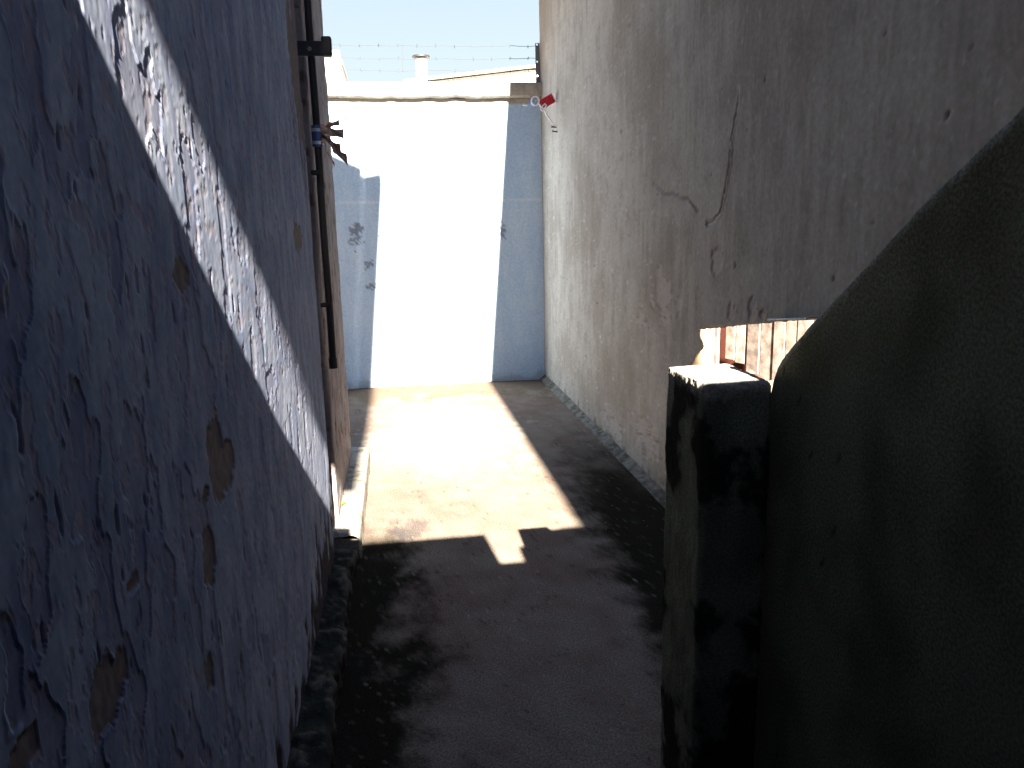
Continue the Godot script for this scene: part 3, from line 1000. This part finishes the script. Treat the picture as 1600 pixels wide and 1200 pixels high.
# ---- barbed wire
func build_wires() -> void:
	var rng := RandomNumberGenerator.new()
	rng.seed = 8
	var g := "barbed wire strands above the end wall"
	var names := ["topmost strand of barbed wire above the end wall", "middle strand of barbed wire above the end wall", "lowest strand of barbed wire above the end wall"]
	var hs := [3.29, 3.175, 3.068]
	for n in 3:
		var t := thing("barbed_wire", Vector3(0.3, hs[n], BZ - 0.02), names[n], "wire", g)
		var st := new_st()
		var pts := []
		for k in 61:
			var x := lerpf(-1.2, 1.475, k / 60.0)
			var y: float = hs[n] - 0.012 * sin(PI * k / 60.0) + noises.mid.get_noise_2d(x * 0.8, n * 10.0) * 0.012
			pts.append(Vector3(x, y, BZ - 0.02))
		tube(st, pts, 0.0023, 6)
		for k in range(2, 60, 4):
			var c: Vector3 = pts[k]
			for e in 2:
				var d := Vector3(rng.randf_range(-0.4, 0.4), 1.0 if e == 0 else -0.6, rng.randf_range(-0.8, 0.8)).normalized() * 0.016
				tube(st, [c - d, c, c + d], 0.0022, 4)
		part("strand", st.commit(), M.wire, t)
	var tie := thing("tie_wire", Vector3(0.18, 3.06, BZ - 0.012), "short vertical wire tying the three barbed strands together", "wire")
	var st3 := new_st()
	tube(st3, [Vector3(0.176, 3.04, BZ - 0.010), Vector3(0.170, 3.12, BZ - 0.011), Vector3(0.182, 3.18, BZ - 0.008), Vector3(0.178, 3.29, BZ - 0.012)], 0.0034, 6)
	part("wire", st3.commit(), M.wire, tie)
	var stubs := [[0.40, 0.12], [-0.385, 0.09]]
	var stub_names := ["short wire stub standing on the coping below the vent pipe", "short wire stub on the coping beside the house corner"]
	for n in 2:
		var sb := thing("wire_stub", Vector3(stubs[n][0], 2.94, BZ), stub_names[n], "wire")
		var s4 := new_st()
		var x0: float = stubs[n][0]
		tube(s4, [Vector3(x0, 2.93, BZ), Vector3(x0 + 0.004, 2.98, BZ), Vector3(x0 - 0.002, 2.94 + stubs[n][1], BZ)], 0.0036, 6)
		part("wire", s4.commit(), M.wire, sb)
	# perforated angle iron at the right end
	var post := CSGCombiner3D.new()
	post.name = "angle_iron_post"
	add_child(post)
	post.position = Vector3(1.478, 2.93, BZ - 0.02)
	tag(post, "perforated angle iron holding the wires against the right wall", "post")
	var plate := CSGBox3D.new()
	plate.name = "plate"
	plate.size = Vector3(0.042, 0.385, 0.005)
	plate.position = Vector3(0, 0.1925, 0)
	plate.material = M.zinc
	post.add_child(plate)
	var flange := CSGBox3D.new()
	flange.name = "flange"
	flange.size = Vector3(0.005, 0.385, 0.04)
	flange.position = Vector3(0.0185, 0.1925, -0.0175)
	flange.material = M.zinc
	post.add_child(flange)
	for y in [0.085, 0.215, 0.37]:
		var hole := CSGCylinder3D.new()
		hole.name = "bolt_hole"
		hole.operation = CSGShape3D.OPERATION_SUBTRACTION
		hole.radius = 0.009
		hole.height = 0.03
		hole.sides = 12
		hole.rotation_degrees.x = 90
		hole.position = Vector3(-0.004, y, 0)
		hole.material = M.zinc
		post.add_child(hole, true)

# ---- red plastic thing tied with rope near the far corner
func build_cord_holder() -> void:
	var z := -7.1
	var c := Vector3(1.418, 2.668, z)
	var turn := Basis(Vector3.BACK, deg_to_rad(29.0))
	var t := thing("cord_holder", c, "small red ribbed plastic holder hanging from white rope near the far right corner", "holder")
	part("back_plate", box_mesh(c, Vector3(0.150, 0.082, 0.010), 0.003, turn), M.red, t)
	for k in 8:
		part("rib", box_mesh(c + turn * Vector3(-0.065 + k * 0.0185, 0, 0.010), Vector3(0.008, 0.078, 0.014), 0.002, turn), M.red, t)
	var r := thing("rope", Vector3(1.5, 2.45, z), "white rope running from a nail to a blue and white loop", "rope")
	var st := new_st()
	tube(st, [Vector3(1.497, 2.452, z), Vector3(1.455, 2.50, z + 0.01), Vector3(1.41, 2.555, z + 0.02), Vector3(1.385, 2.605, z + 0.024), Vector3(1.36, 2.625, z + 0.02), Vector3(1.345, 2.65, z + 0.016)], 0.0062, 8)
	part("cord", st.commit(), M.rope, r)
	st = new_st()
	var loop := []
	for k in 25:
		var a := TAU * k / 24.0
		loop.append(Vector3(1.313 + cos(a) * 0.034, 2.672 + sin(a) * 0.036, z + 0.016 + 0.006 * sin(a * 2.0)))
	tube(st, loop, 0.0075, 8, false)
	part("loop", st.commit(), M.rope, r)
	st = new_st()
	loop = []
	for k in 25:
		var a := TAU * k / 24.0
		loop.append(Vector3(1.300 + cos(a) * 0.024, 2.664 + sin(a) * 0.026, z + 0.004 + 0.006 * cos(a)))
	tube(st, loop, 0.008, 8, false)
	part("loop", st.commit(), M.rope_blue, r)
	st = new_st()
	tube(st, [Vector3(1.29, 2.655, z + 0.01), Vector3(1.265, 2.665, z + 0.01), Vector3(1.245, 2.64, z + 0.01)], 0.008, 8)
	part("knot", st.commit(), M.rope_blue, r)
	part("rope_end", box_mesh(Vector3(1.222, 2.636, z + 0.01), Vector3(0.045, 0.016, 0.012), 0.005, Basis(Vector3.BACK, -0.15)), M.rope, r)
	st = new_st()
	tube(st, [Vector3(1.395, 2.605, z + 0.022), Vector3(1.412, 2.632, z + 0.024), Vector3(1.40, 2.648, z + 0.022), Vector3(1.378, 2.630, z + 0.02), Vector3(1.36, 2.60, z + 0.02), Vector3(1.38, 2.585, z + 0.02)], 0.007, 8)
	part("knot", st.commit(), M.rope, r)
	var nails := [[2.448, -7.10, "nail in the right wall holding the end of the rope"], [2.405, -7.06, "second nail in the right wall just below the rope nail"]]
	for q in nails:
		var n := thing("nail", Vector3(1.503, q[0], q[1]), q[2], "nail")
		st = new_st()
		tube(st, [Vector3(1.515, q[0], q[1]), Vector3(1.49, q[0] + 0.002, q[1]), Vector3(1.462, q[0] + 0.006, q[1])], 0.006, 8)
		part("shank", st.commit(), M.iron, n)
		st = new_st()
		tube(st, [Vector3(1.466, q[0] + 0.005, q[1]), Vector3(1.463, q[0] + 0.006, q[1]), Vector3(1.460, q[0] + 0.006, q[1])], 0.012, 8)
		part("head", st.commit(), M.iron, n)

# ---- weeds and grit
func build_small_things() -> void:
	var rng := RandomNumberGenerator.new()
	rng.seed = 3
	var spots := [[-0.352, 0.115, -4.02, "small weed tuft growing between the wall and the pale kerb"], [-0.245, 0.0, -3.66, "tiny weed at the foot of the pale kerb's near end"]]
	for q in spots:
		var base := Vector3(q[0], q[1], q[2])
		var t := thing("weed", base, q[3], "plant")
		for k in 14:
			var a := rng.randf() * TAU
			var lean := rng.randf_range(0.2, 0.9)
			var ln := rng.randf_range(0.025, 0.06)
			var side := Vector3(cos(a + PI / 2), 0, sin(a + PI / 2)) * rng.randf_range(0.004, 0.008)
			var tip := base + Vector3(cos(a) * lean * ln, ln, sin(a) * lean * ln)
			var mid := base + (tip - base) * 0.5 + Vector3(0, 0.006, 0)
			var st := new_st()
			tri(st, base, mid + side, mid - side, base - Vector3(cos(a), 1, sin(a)))
			tri(st, mid + side, tip, mid - side, base - Vector3(cos(a), 1, sin(a)))
			part("leaf", st.commit(), M.leaf, t)
	# loose grit on the floor
	var st := new_st()
	for k in 240:
		var u := rng.randf_range(1.6, 7.6)
		var x := rng.randf_range(-0.24, 1.42)
		var s := rng.randf_range(0.002, 0.0045)
		box(st, Vector3(x, 0.004 + s * 0.4, -u), Vector3(s, s * 0.8, s * 1.3) * 1.3, s * 0.3, Basis(Vector3(rng.randf(), rng.randf(), 0.3).normalized(), rng.randf() * 3.0))
	var o := part("grit", st.commit(), M.cream, self)
	o.set_meta("kind", "stuff")
	tag(o, "loose pale grit scattered over the concrete floor", "grit")
